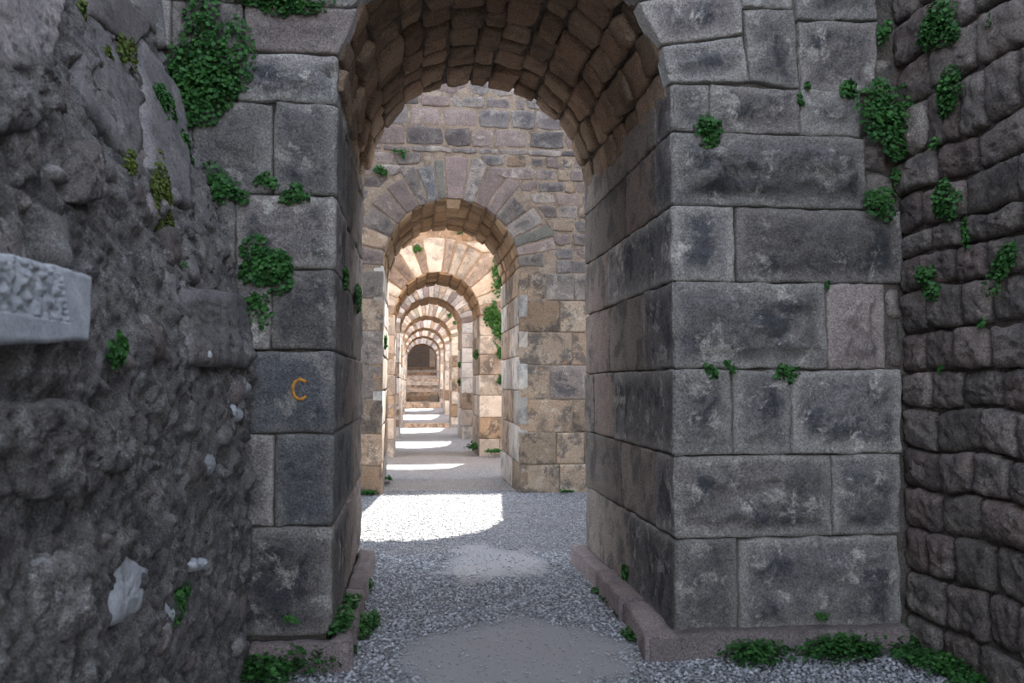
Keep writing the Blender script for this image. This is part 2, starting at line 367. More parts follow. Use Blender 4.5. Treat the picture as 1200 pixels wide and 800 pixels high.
# right pier: rows (bottom px, top px, front joints px, reveal joints px nearest first)
rowsR = [(737, 632, [866, 1058], [737]), (632, 534, [976, 1058], [768, 728]), (534, 432, [859, 928, 1058], [719, 696]),
         (432, 329, [970, 1040], [754, 714]), (329, 240, [862, 1056], [712]), (240, 153, [1016], [768, 733]), (153, 97, [831, 938, 1012], [768, 721])]
fF = pl_front(Y1); fR = pl_revR(XR); fQ = pl_quoinR(XR, Y1)
def pocket(cx, cz, rx, rz, d):
    return lambda U, V: -d*np.clip(1.25-np.sqrt(((U-cx)/rx)**2+((V-cz)/rz)**2)+.35*vn(np.stack([U*14, V*14, 0*U], -1)), 0, 1)
for ri, (yb, yt, fj, rj) in enumerate(rowsR):
    z0, z1 = zpx(yb)-(.05 if ri == 0 else 0), zpx(yt)
    b = ypx(rj[0], (yb+yt)/2)-Y1; a = xpx(fj[0], (yb+yt)/2)-XR
    bs = {0: .03, 1: .04, 2: .022, 3: .045, 4: .028, 5: .07, 6: .015}[ri]
    ex = None
    if ri == 1: p = atY(868, 574, Y1); ex = pocket(p[0]-XR, p[2], .30, .12, .035)
    stone('stone', [(-b, z0), (a, z0), (a, z1), (-b, z1)], fQ, W1, M['front'], o1, nu=44, nv=20, gap=.003, edge=.012, rough=.007, boss=bs if a > .5 else bs*.5, margin=.075, ucorner=0., depth=.12, rnd=.02, wob=.007, extra=ex, side=1)
    for k, (x0, x1) in enumerate(zip(fj[:-1], fj[1:])):
        last = x1 == fj[-1]
        mt = M['frontpurple'] if (ri, k) in ((3, 0),) else M['front']
        xa, xb = xpx(x0, (yb+yt)/2), xpx(x1, (yb+yt)/2)
        jb = random.uniform(-.02, .03) if last else 0; jt = random.uniform(-.02, .03) if last else 0
        stone('stone', [(xa, z0), (xb+jb, z0), (xb+jt, z1), (xa, z1)], fF, W1, mt, o1, nu=30, nv=18, gap=.003, edge=.014, rough=.008, boss=bs*1.1, margin=.07, depth=.14, rnd=.03 if not last else .06, wob=.009)
    ys = [ypx(x, (yb+yt)/2) for x in rj]+[Y1B]
    for a2, b2 in zip(ys[:-1], ys[1:]):
        stone('stone', rectq(a2, b2, z0, z1), fR, W1, M['reveal'], o1, nu=14, nv=12, gap=.003, edge=.009, rough=.006, proud=random.uniform(-.006, .003), wob=.006)
# masonry above the springing, right
up = [[(797, 97), (880, 95), (872, 42), (779, 55)], [(880, 95), (938, 104), (932, 12), (872, 10)], [(940, 106), (1026, 110), (1030, 25), (935, 25)],
      [(777, 52), (872, 40), (868, -22), (748, 2)], [(872, 8), (930, 10), (928, -60), (872, -60)], [(934, 22), (1030, 24), (1028, -62), (932, -62)],
      [(746, 0), (866, -24), (850, -90), (712, -38)]]
arcx = lambda zz: XC+math.sqrt(max(0, R*R-max(0, zz-ZS1)**2))
for q in up:
    qq = [(float(atY(x, y, Y1)[0]), float(atY(x, y, Y1)[2])) for x, y in q]
    if q[0][0] < 800: qq[0] = (arcx(qq[0][1]), qq[0][1]); qq[3] = (arcx(qq[3][1]), qq[3][1])
    stone('stone', qq, fF, W1, M['front'], o1, nu=30, nv=22, gap=.002, edge=.010, rough=.008, boss=.012, wob=.007, rnd=.05)
for q in [[(1018, 246), (1052, 246), (1050, 205), (1018, 200)], [(1016, 200), (1046, 206), (1046, 160), (1014, 152)], [(1014, 152), (1050, 158), (1046, 112), (1014, 108)],
          [(1042, 372), (1060, 372), (1058, 338), (1042, 338)], [(1043, 430), (1062, 430), (1060, 376), (1042, 376)], [(1030, 106), (1054, 108), (1050, 68), (1030, 62)]]:
    stone('stone', [(float(atY(x, y, Y1)[0]), float(atY(x, y, Y1)[2])) for x, y in q], fF, W1, M['right'], o1, nu=12, nv=12, gap=.004, edge=.03, rough=.014, proud=-.02, wob=.015, rnd=.4)
# ring of the arch above (mostly above the frame) and higher courses
ringf = pl_ring(XC, Y1, ZS1, R)
angs = list(np.linspace(48, 136, 8))
for a, b in zip(angs[:-1], angs[1:]):
    stone('voussoir', [(math.radians(a)*R, R), (math.radians(b)*R, R), (math.radians(b)*R, R+.5), (math.radians(a)*R, R+.5)], ringf, W1, M['front'], o1, nu=5, nv=6, rough=.008)
z = 4.15
while z < 6.9:
    h = random.uniform(.34, .46)
    for x0, x1 in ((-2.6, XC), (XC, XW)):
        x = x0
        while x < x1-.05:
            l = random.uniform(.6, 1.0); l = x1-x if x1-x-l < .35 else l
            def clipx(xx, zz):
                dz = zz-ZS1; ro = R+.52
                if abs(dz) >= ro: return xx
                e = math.sqrt(ro*ro-dz*dz)
                if x0 < XC-.1 and x0 != XC: return min(xx, XC-e)
                return max(xx, XC+e)
            qd = [(clipx(x, z), z), (clipx(x+l, z), z), (clipx(x+l, z+h), z+h), (clipx(x, z+h), z+h)]
            if qd[1][0]-qd[0][0] > .1 and qd[2][0]-qd[3][0] > .1 and z > 4.2:
                stone('stone', qd, fF, W1, M['front'], o1, nu=4, nv=4, rough=.008)
            x += l
    z += h
# left pier
zl = lambda y: float(atY(390, y, Y1)[2])
rowsL = [(730, 617, [250], [406]), (617, 508, [321, 262], [412, ]), (508, 411, [290, 255], [405]), (411, 316, [317, 250], [413]), (316, 229, [275, 220], [406]),
         (229, 121, [320, 224, 190], [411]), (121, 64, [276, 200], [407]), (64, 8, [285, 210, 170], [412]), (8, -52, [300, 200, 160], [407]), (-52, -110, [270, 170], [410])]
fQL = pl_quoinL(XL, Y1); fL = pl_revL(XL)
csurf = None
for ri, (yb, yt, fj, rj) in enumerate(rowsL):
    z0, z1 = zl(yb)-(.07 if ri == 0 else 0), zl(yt); ym = (yb+yt)/2
    b = float(atX(rj[0], ym, XL)[1])-Y1; a = XL-xpx(fj[0], ym)
    if z0 > ZS1+.05: continue
    flat = ri in (1, 2)
    ex = None
    if ri == 6: ex = lambda U, V: -.09*np.clip(1-abs(U+.04)/.06, 0, 1)*np.clip(1-abs(V-3.42)/.05, 0, 1)
    r = stone('stone', [(-a, z0), (b, z0), (b, z1), (-a, z1)], fQL, W1, M['frontdark'] if ri in (1, 2, 3) else M['front'], o1, nu=34, nv=20, gap=.003, edge=.016, rough=.006, boss=.006 if flat else .022, margin=.05, ucorner=0., depth=.12, rnd=.03, wob=.008, ret=True, extra=ex, side=-1)
    if ri == 2: csurf = r
    xs = [xpx(x, ym) for x in fj]
    for x1, x0 in zip(xs[:-1], xs[1:]):
        stone('stone', rectq(x0, x1, z0, z1, .004), fF, W1, M['front'], o1, nu=20, nv=14, gap=.004, edge=.016, rough=.008, boss=.015, wob=.009)
    stone('stone', rectq(Y1+b, Y1B, z0, min(z1, ZS1+.02)), fL, W1, M['reveal'], o1, nu=14, nv=10, gap=.003, edge=.012, rough=.012, proud=random.uniform(-.01, .006), wob=.008)
# upper left front above the springing
for (yb, yt, js) in ((64, 8, [398, 285, 200, 120]), (8, -60, [412, 300, 190, 120])):
    z0, z1 = zl(yb), zl(yt)
    for a, b in zip(js[:-1], js[1:]):
        xa, xb = xpx(b, 0), xpx(a, 0)
        def ax(zz): return XC-math.sqrt(max(0, R*R-max(0, zz-ZS1)**2))
        qd = [(xa, z0), (min(xb, ax(z0)) if a > 390 else xb, z0), (ax(z1) if a > 390 else xb, z1), (xa, z1)]
        stone('stone', qd, fF, W1, M['frontpurple'] if a == 398 else M['front'], o1, nu=18, nv=12, gap=.004, edge=.014, rough=.008, boss=.006, wob=.005, rnd=.04)
# painted letter C, a part of the wall, lying on its block
so_, cs = csurf
pc = atY(352, 456, Y1); cu, cz = pc[0]-XL, pc[2]
V = []; F = []; n = 26
for i in range(n+1):
    a = math.radians(42+276*i/n); wd = .0085*(1+.25*math.sin(i*1.7)); rx, rz = .043, .056
    for s in (-1, 1):
        uu = np.array([cu+(rx+s*wd)*math.cos(a)]); vv = np.array([cz+(rz+s*wd)*math.sin(a)])
        V.append(fQL(uu, vv, cs(uu, vv)+.006)[0])
        V.append(fQL(uu, vv, cs(uu, vv)-.004)[0])
for i in range(n):
    j = i*4; F += [(j, j+2, j+6, j+4), (j, j+4, j+5, j+1), (j+2, j+3, j+7, j+6)]
F += [(0, 1, 3, 2), (4*n, 4*n+2, 4*n+3, 4*n+1)]
lt = mesh('painted_letter', np.array(V)-o1, F, M['paint'], W1); lt['label'] = 'orange painted letter C'
soffit(W1, Y1, Y1B, ZS1, M['vault'], 14, .33, amp=.045, hi=True, jit=.045)
# plinths
def plinth(quad, h0, h1, mat, nu=14, nv=8):
    """top quad (x,y) cornered block with rounded upper edges"""
    fn = lambda u, v, o: np.stack([u+0*o, v+0*o, h1+o], -1)
    return stone('plinth_stone', quad, fn, W1, mat, o1, nu=nu, nv=nv, gap=.004, edge=.022, er=.04, rough=.010, depth=h1-h0, rnd=.02, wob=.014)
P1 = .125
plinth([(XR-.22, Y1-P1), (XW-.05, Y1-P1+.0), (XW-.05, Y1+.02), (XR-.02, Y1+.02)], -.1, .145, M['plinth'], 30, 5)
plinth([(XR-.22, Y1-P1), (XR-.02, Y1-P1), (XR+.02, Y1+.70), (XR-.15, Y1+.68)], -.1, .15, M['plinth'], 6, 14)
plinth([(XR-.17, Y1+.70), (XR+.02, Y1+.70), (XR+.02, Y1+1.6), (XR-.15, Y1+1.6)], -.1, .16, M['plinth'], 6, 14)
plinth([(XR-.14, Y1+1.6), (XR+.02, Y1+1.6), (XR+.02, Y1B+.06), (XR-.14, Y1B+.06)], -.1, .14, M['plinth'], 6, 14)
plinth([(-.90, Y1-.08), (XL+.11, Y1-.08), (XL+.02, Y1+.02), (-.90, Y1+.02)], -.1, .16, M['plinth'], 18, 4)
plinth([(XL-.02, Y1-.08), (XL+.12, Y1-.08), (XL+.12, Y1+1.2), (XL-.02, Y1+1.2)], -.1, .165, M['plinth'], 6, 18)
plinth([(XL-.02, Y1+1.2), (XL+.11, Y1+1.2), (XL+.13, Y1B+.06), (XL-.02, Y1B+.06)], -.1, .15, M['plinth'], 6, 18)

# ---------------- generic arched wall
def coursed(root, Yf, zs, ro, beds, x0, x1, seg, mats, side, nu=3, rough=.008, weights=None):
    """courses of a wall face from x0 to x1, kept out of the ring of voussoirs and of the opening"""
    o = np.array(root.location); fn = pl_front(Yf)
    def lim(zz):
        if zz <= zs: return R
        dz = zz-zs
        return math.sqrt(ro*ro-dz*dz) if dz < ro else None
    for bi in range(len(beds)-1):
        z0, z1 = beds[bi], beds[bi+1]; ms = mats(z0)
        spans = []
        zm = (z0+z1)/2
        low = zm <= zs; L0, L1 = (R, R) if low else (lim(max(z0, zs+.001)), lim(z1))
        if L0 is None or (L1 is None and L0 is None): spans = [(x0, x1, 0, 0)]
        else: spans = [(x0, None, -1, 0), (None, x1, 1, 0)]
        for a, b, sd, _ in spans:
            A = a if a is not None else XC+(L0 if L0 is not None else 0); B = b if b is not None else XC-(L0 if L0 is not None else 0)
            if L1 is None and L0 is not None: L1 = L0
            sg = seg(z0); x = A
            while x < B-.03:
                l = sg*random.uniform(.65, 1.4); l = B-x if B-x-l < sg*.45 else l
                xa0 = xa1 = x; xb0 = xb1 = x+l
                if sd == 1 and x == A and not low: xa1 = XC+L1
                if sd == -1 and x+l >= B-.001 and not low: xb1 = XC-L1
                if xb1-xa1 > .03:
                    h = z1-z0
                    stone('stone', [(xa0, z0), (xb0, z0), (xb1, z1), (xa1, z1)], fn, root, random.choice(ms), o, nu=nu+(1 if z0 > zs else 0), nv=nu+1, gap=random.uniform(.008, .02) if z0 > zs else .004, edge=.016, rough=rough*(1.5 if z0 > zs else 1),
                          proud=random.uniform(-.012, .010), wob=.022 if z0 > zs else .006, rnd=.28 if z0 > zs else .04)
                x += l
def ring(root, Yf, zs, bounds, lens, mats, gap=.008, nu=3, rough=.008, proud=.0):
    o = np.array(root.location); fn = pl_ring(XC, Yf, zs, R)
    for i, (a, b) in enumerate(zip(bounds[:-1], bounds[1:])):
        l = lens[i % len(lens)]; m = mats[i % len(mats)]
        ra, rb = math.radians(a)*R, math.radians(b)*R
        stone('voussoir', [(ra, R), (rb, R), (rb, R+l), (ra, R+l)], fn, root, M[m], o, nu=nu, nv=nu+1, gap=gap, edge=.012, rough=rough, proud=proud+random.uniform(-.008, .008), wob=.01)

def beds_from(z0, hs): return [z0]+list(z0+np.cumsum(hs))
# second
Y2, Y2B, ZS2 = 12.7, 15.3, 3.36
W2 = thing('arched_wall', 'second arched wall, weathered tan and grey courses over a ring of long purple and olive voussoirs', 'archway', (XC, Y2, 0))
core(W2, Y2, Y2B, ZS2, 8.8, -7, 9, M['mortartan'], rec=.014)
zz2 = lambda y: float(atY(640, y, Y2)[2])
beds2 = [zz2(y) for y in (578, 544, 507, 468, 428, 389, 352, 320, 304, 288, 272, 256, 240, 226, 212, 197, 183, 175)]
beds2 = [-.05]+beds2[1:]
b_up = [zz2(y) for y in (175, 152.5, 130, 114.5, 93, 72)]
T = [M['tan'], M['tan'], M['tan'], M['upper']]; U_ = [M['upper'], M['upper'], M['upperdark'], M['purple'], M['tan']]; UD = [M['upper'], M['upperdark'], M['upperdark'], M['purple']]
coursed(W2, Y2, ZS2, R+.58, beds2+b_up[1:], -2.0, 4.2, lambda z: .62 if z < 2.9 else (.30 if z < 4.9 else .46), lambda z: T if z < 2.9 else (U_ if z < 4.9 else UD), 0, nu=4)
ring(W2, Y2, ZS2, [0, 9, 17, 25, 37, 50, 59, 70.5, 80.6, 94.5, 100.5, 110, 119, 131, 143, 156, 168, 180],
     [.40, .62, .66, .55, .42, .62, .60, .68, .66, .62, .55, .60, .50, .50, .48, .46, .44],
     ['upper', 'upper', 'olive', 'upper', 'upper', 'purple', 'purple', 'upper', 'purple', 'olive', 'frontdark', 'upper', 'purple', 'upper', 'upper', 'tan', 'upper'], nu=6, gap=.01)
rb = [-.05, .42, .98, 1.5, 2.02, 2.5, 2.95, ZS2]
rj = [[Y2, Y2+.9, Y2+1.8, Y2B], [Y2, Y2+1.3, Y2B], [Y2, Y2+.6, Y2+1.6, Y2B]]
reveal(W2, 1, Y2, Y2B, rb, rj, M['tan'], [M['tan'], M['pale']]); reveal(W2, -1, Y2, Y2B, rb, rj, M['pale'], [M['tan'], M['pale']])
soffit(W2, Y2, Y2B, ZS2, M['orangevault'], 14, .42, amp=.025, jit=.03)
# slipped keystone hanging under the crown
stone('keystone', [(math.radians(82)*R, Y2+.02), (math.radians(95)*R, Y2+.02), (math.radians(95)*R, Y2+.75), (math.radians(82)*R, Y2+.75)],
      lambda u, v, o: np.stack([XC+(R-.13-o)*np.cos(u/R), v+0*o, ZS2+(R-.13-o)*np.sin(u/R)], -1), W2, M['orangevault'], np.array(W2.location), nu=6, nv=6, depth=.2, edge=.01)
# third
Y3, Y3B, ZS3 = 20.3, 22.9, 3.24
W3 = thing('arched_wall', 'third arched wall with a fan of long pale voussoirs and plants hanging down its right side', 'archway', (XC, Y3, 0))
core(W3, Y3, Y3B, ZS3, 5.38, -7, 9, M['mortartan'], rec=.014)
PL = [M['pale'], M['tan'], M['pale'], M['upper']]
hs3 = [.55, .5, .52, .5, .48, .45, .44]+[.26]*8
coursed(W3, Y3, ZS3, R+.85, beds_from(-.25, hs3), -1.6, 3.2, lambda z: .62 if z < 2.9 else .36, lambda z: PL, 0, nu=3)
ring(W3, Y3, ZS3, [0, 12, 24, 40, 54, 66, 76, 84, 102, 110, 122, 132, 145, 158, 170, 180], [.5, .62, .85, .88, .8, .8, .85, .85, .8, .78, .7, .72, .6, .5, .45], ['upper', 'pale', 'pale', 'upper', 'pale', 'pale', 'upper', 'pale', 'upper', 'pale', 'upper'], nu=4, gap=.012)
rb3 = beds_from(-.25, [.55, .5, .52, .5, .48, .45, .49]); rj3 = [[Y3, Y3+.9, Y3+1.8, Y3B], [Y3, Y3+1.3, Y3B]]
reveal(W3, 1, Y3, Y3B, rb3, rj3, M['tan'], PL, 3, 3); reveal(W3, -1, Y3, Y3B, rb3, rj3, M['pale'], [M['pale']], 3, 3)
soffit(W3, Y3, Y3B, ZS3, M['orangevault'], 12, .5, amp=.03, jit=.03)
# fourth, then copies standing further and further away
Y4, ZS4 = 27.9, 3.42
def far_wall(loc, label, nv, mats, ln, top=7.0):
    Wf = thing('arched_wall', label, 'archway', loc); Yf = loc[1]; zg = loc[2]
    zs = ZS4+zg*0+(zg if False else 0)
    core(Wf, Yf, Yf+2.6, ZS4, top, -7, 9, M['mortartan'], zb=-.8)
    bs = beds_from(-.4, [.62, .55, .52, .5, .5, .48, .48, .30, .3, .3, .3])
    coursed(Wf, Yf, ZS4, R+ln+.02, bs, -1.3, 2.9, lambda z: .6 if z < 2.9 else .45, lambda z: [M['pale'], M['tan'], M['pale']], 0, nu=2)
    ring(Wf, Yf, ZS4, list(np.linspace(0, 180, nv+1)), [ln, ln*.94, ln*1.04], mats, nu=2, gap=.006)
    rb4 = beds_from(-.4, [.62, .55, .52, .5, .5, .48, .65]); r4 = [[Yf, Yf+1.3, Yf+2.6]]
    reveal(Wf, 1, Yf, Yf+2.6, rb4, r4, M['tan'], [M['tan'], M['pale']], 2, 2); reveal(Wf, -1, Yf, Yf+2.6, rb4, r4, M['pale'], [M['pale']], 2, 2)
    soffit(Wf, Yf, Yf+2.6, ZS4, M['orangevault'], 10, .85, amp=.02, jit=.02)
    return Wf
W4 = far_wall((XC, Y4, -.19), 'fourth arched wall, its even ring mixing pink and cream voussoirs', 21, ['pale', 'purple', 'pale', 'tan', 'pale'], .42)
W5 = far_wall((XC, 35.5, -.1), 'fifth arched wall, its ring of narrow blue-grey voussoirs above the low stone step', 25, ['pale', 'olive', 'pale', 'upper', 'pale', 'pale', 'upper'], .50, 6.0)
def copy_wall(src, y, label, dz=0., top=7.0):
    r = src.copy(); C.objects.link(r); r.location = (src.location.x, y, src.location.z+dz); r['label'] = label
    bpy.context.view_layer.update()
    core(r, y, y+2.6, ZS4+dz, top, -7, 9, M['mortartan'], zb=-.8)
    for ch in src.children:
        if ch.name.startswith('mortar_core'): continue
        c = ch.copy(); C.objects.link(c); c.parent = r
    return r
copy_wall(W4, 43.1, 'sixth arched wall, thin pale ring just inside the blue-grey one', .0, 5.7)
copy_wall(W4, 50.7, 'seventh arched wall, standing where the gravel path climbs by two kerbs', 0., 5.5)
copy_wall(W4, 58.3, 'last and smallest arched wall, framing the stair and the dark chamber', -.1, 6.6)

# kerbs and stair
def block(name, x0, x1, y0, y1, z0, z1, mat, parent=None, org=(0, 0, 0)):
    fn = lambda u, v, o: np.stack([u+0*o, v+0*o, z1+o], -1)
    return stone(name, [(x0, y0), (x1, y0), (x1, y1), (x0, y1)], fn, parent, mat, org, nu=6, nv=3, gap=.0, edge=.02, rough=.012, depth=z1-z0, wob=.02, rnd=.02)
tag(block('kerb_stone', XL+.1, XR-.1, 35.25, 35.75, -.35, -.02, M['tan']), 'low pale kerb stone across the passage at the fifth arch', 'step')
tag(block('kerb_stone', XL, XR, 49.9, 50.5, 0, .53, M['tan']), 'tall kerb stone across the passage, the lower of the pair before the stair', 'step')
tag(block('kerb_stone', XL, XR, 53.0, 53.5, .3, .88, M['tan']), 'tall kerb stone at the foot of the stair, behind the lower one', 'step')
tag(block('fallen_block', 1.0, 1.5, 52.4, 52.9, .4, .95, M['olive']), 'dark squared block lying at the right end of the upper kerb', 'stone')
ST = thing('stone_staircase', 'worn stone staircase climbing to the dark chamber at the end of the passage', 'stairs', (XC, 54.3, .86))
nst = 9
for i in range(nst):
    y = 54.3+i*.92
    block('step', -1.2 if i > 3 else XL, 2.4 if i > 3 else XR, y, y+1.15, .6, .88+(i+1)*.215, M['pale'] if i % 2 else M['tan'], ST, (XC, 54.3, .86))
# dark chamber
def box(name, x0, x1, y0, y1, z0, z1, mat, parent=None, org=(0, 0, 0)):
    V = [(x, y, z) for x in (x0, x1) for y in (y0, y1) for z in (z0, z1)]
    F = [(0, 1, 3, 2), (4, 6, 7, 5), (0, 4, 5, 1), (2, 3, 7, 6), (0, 2, 6, 4), (1, 5, 7, 3)]
    return mesh(name, np.array(V)-np.array(org), F, mat, parent, False)
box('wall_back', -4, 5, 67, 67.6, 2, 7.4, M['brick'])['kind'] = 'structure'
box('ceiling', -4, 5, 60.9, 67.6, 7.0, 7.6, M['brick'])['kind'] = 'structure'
tag(box('stone_pillar', 1.15, 1.55, 62.6, 63.0, 2.7, 7.1, M['front']), 'grey pillar at the right of the dark chamber', 'pillar')

# ---------------- right wall (structure with its stones)
wr = box('wall_right', XW+.045, XW+1.6, -4, Y1+.15, -.3, 6.2, M['darkjoint']); wr['kind'] = 'structure'
fRW = pl_revR(XW)
rz = [float(atX(1060, y, XW)[2]) for y in (762, 716, 664, 613, 568, 523, 476, 436, 391, 344, 306, 277, 232, 190, 128, 75, 20, -50)]
for i in range(len(rz)-1):
    y = Y1+.06; z0, z1 = rz[i], rz[i+1]; sl0 = 0; y1_ = 2.4
    if i == 0: z0 = -.05
    while y > y1_:
        l = random.uniform(.20, .40)*(1.15 if z1-z0 > .22 else .95)
        split = False
        parts_ = [(z0, z1)] if not split else [(z0, (z0+z1)/2), ((z0+z1)/2, z1)]
        for (za, zb) in parts_:
            w_ = lambda yy, zz: zz+.035*float(vn(np.array([yy*2.1, zz*1.7, 4.])))
            near = y > 3.7
            stone('stone', [(y-l, w_(y-l, za)), (y, w_(y, za)), (y, w_(y, zb)), (y-l, w_(y-l, zb))][0:4], fRW, wr, M['right'], (0, 0, 0), nu=12 if near else 4, nv=10 if near else 4,
                  gap=.006, edge=.028, er=.04, rough=.013, nscale=9, proud=random.uniform(-.015, .018), boss=.008, margin=.02, wob=.012, rnd=.30, depth=.12)
        y -= l

# ---------------- left wall: rubble face leaning back higher up
LP = ([-1, 0, .9, 1.7, 1.95, 2.34, 3.04, 3.55, 3.85, 6.5], [-.90, -.90, -.905, -.915, -.965, -1.04, -1.30, -1.45, -1.49, -1.8])
def lx(z): return np.interp(z, LP[0], LP[1])
def pl_left(): return lambda u, v, o: np.stack([lx(v)+o, -u, v+0*o], -1)   # u = -y so that +u runs right as seen
def atL(px, py):
    X = -.95
    for _ in range(12): p = atX(px, py, X); X = float(lx(p[2]))
    return p
def left_noise(Y, Z):
    p = np.stack([Y, Z, 0*Y], -1)
    q = p*5+1.2*np.stack([vn(p*3), vn(p*3+9), 0*Y], -1)
    big = fbm(q, 4); rid = 1-abs(fbm(p*9+30, 4))*2.2
    return .045*big+.016*rid+.034*fbm(p*19, 4)*np.clip(.7+big, .3, 1.4)+.014*fbm(p*48, 2)
def build_left():
    ys = np.concatenate([np.arange(-4, .8, .25), np.arange(.8, 5.06, .0135)]); zs = np.concatenate([np.arange(-.2, 4.6, .0135), np.arange(4.6, 6.05, .12)])
    Y, Z = np.meshgrid(ys, zs); O = left_noise(Y, Z)-.015
    O = np.where(Y > 4.98, O-.03*(Y-4.98)/.06, O)
    X = lx(Z)+O
    V = np.stack([X, Y, Z], -1).reshape(-1, 3); idx = np.arange(X.size).reshape(X.shape)
    F = np.stack([idx[:-1, 1:].ravel(), idx[:-1, :-1].ravel(), idx[1:, :-1].ravel(), idx[1:, 1:].ravel()], 1)
    n = len(V); ey = [-4, 5.06]
    V2 = np.array([(-3.4, -4, -.2), (-3.4, 5.04, -.2), (-3.4, 5.04, 6.05), (-3.4, -4, 6.05)]); V = np.concatenate([V, V2])
    a, b, c, d = idx[0, 0], idx[0, -1], idx[-1, -1], idx[-1, 0]
    F = np.concatenate([F, [[a, n, n+3, d], [b, c, n+2, n+1], [d, n+3, n+2, c]]])
    o = mesh('wall_left', V, F, M['left'], None, True); o['kind'] = 'structure'; return o
wlft = build_left()
fLW = pl_left()
def lstone(pxq, mat='left', proud=.02, **k):
    q = []
    for (x, y) in pxq:
        p = atL(x, y); q.append((-p[1], p[2]))
    # order bl, br, tr, tl as seen; u = -y grows away from the far end, flip so that u increases
    q = [q[1], q[0], q[3], q[2]]
    kw = dict(nu=34, nv=30, gap=.002, edge=.03, er=.05, rough=.012, nscale=9, wob=.007, rnd=.35, depth=.15); kw.update(k)
    return stone('stone', q, fLW, wlft, M[mat], (0, 0, 0), proud=proud, **kw)
def tool(U, V):
    p = np.stack([U*55, V*55, 0*U], -1); return .007*vn(p)
pm = [atL(103, 395), atL(-90, 395)]
UE = -float(atL(52, 350)[1]); VE = float(atL(20, 372)[2])
b_ = lstone([(-140, 412), (82, 400), (88, 322), (-140, 262)], 'marble', proud=.05, rnd=.0, edge=.008, er=.012, rough=.0015, wob=.004, nu=90, nv=60,
            extra=lambda U, V: np.where((U > UE) & (V > VE), .008*vn(np.stack([U*70, V*60, 0*U], -1))+.005*vn(np.stack([U*130, V*110, 0*U], -1))-.006, 0.)); b_['label'] = 'pale marble block with tooled panel and plain margin'
lstone([(126, 738), (176, 716), (172, 662), (138, 638)], 'marble', proud=.010, rnd=.45, edge=.02, wob=.012, rough=.008)
lstone([(212, 428), (292, 432), (290, 345), (205, 335)], 'leftsmooth', proud=.035, rnd=.15, edge=.02)
lstone([(165, 262), (198, 260), (196, 190), (170, 168)], 'leftsmooth', proud=.01, rnd=.4)
lstone([(90, 115), (168, 215), (165, 95), (95, -20)], 'leftsmooth', proud=.01, rnd=.1, rough=.014, nu=24, nv=24)
lstone([(170, 200), (220, 250), (218, 120), (160, 40)], 'leftsmooth', proud=.035, rnd=.1, rough=.008)
lstone([(98, 20), (150, 58), (180, 30), (92, -60)], 'leftsmooth', proud=.03, rnd=.12, rough=.006)
lstone([(152, 8), (193, 60), (196, -40), (150, -70)], 'leftsmooth', proud=.03, rnd=.12, rough=.006)
lstone([(-60, 90), (50, 80), (85, -60), (-80, -90)], 'leftsmooth', proud=.04, rnd=.2, rough=.014)
lstone([(-90, 170), (55, 150), (60, 60), (-90, 20)], 'left', proud=.045, rnd=.5, rough=.022)
lstone([(78, 240), (108, 236), (108, 165), (80, 160)], 'left', proud=.05, rnd=.3, rough=.012)
lstone([(15, 590), (110, 585), (105, 470), (5, 465)], 'left', proud=.035, rnd=.5, rough=.022)
lstone([(40, 760), (100, 740), (95, 640), (35, 650)], 'left', proud=.03, rnd=.5, rough=.02)
lstone([(105, 560), (155, 550), (150, 480), (108, 485)], 'left', proud=.035, rnd=.4, rough=.02)
lstone([(238, 560), (252, 555), (250, 530), (236, 532)], 'marble', proud=.02, rnd=.6)
lstone([(222, 672), (240, 668), (240, 652), (220, 655)], 'marble', proud=.02, rnd=.6)
for i in range(150):     # rubble bedded in the mortar
    y = random.uniform(1.1, 4.95); z = random.uniform(.05, 4.3); s = random.uniform(.035, .10)*(1+.5*(random.random() < .25)); h = s*random.uniform(.5, .95); t = random.uniform(-.25, .25)
    c_, s_ = math.cos(t), math.sin(t)
    qd = [(-y+c_*a-s_*b, z+s_*a+c_*b) for a, b in ((-s, -h), (s, -h), (s, h), (-s, h))]
    base = float(left_noise(np.array([y]), np.array([z]))[0])
    stone('stone', qd, fLW, wlft, M['marble'] if random.random() < .03 else M[random.choice(['left', 'left', 'leftsmooth'])], (0, 0, 0), nu=7, nv=6, gap=0, edge=.035, er=.05, rough=.014, nscale=12, proud=base+random.uniform(.0, .018), wob=.010, rnd=.7, depth=.1)

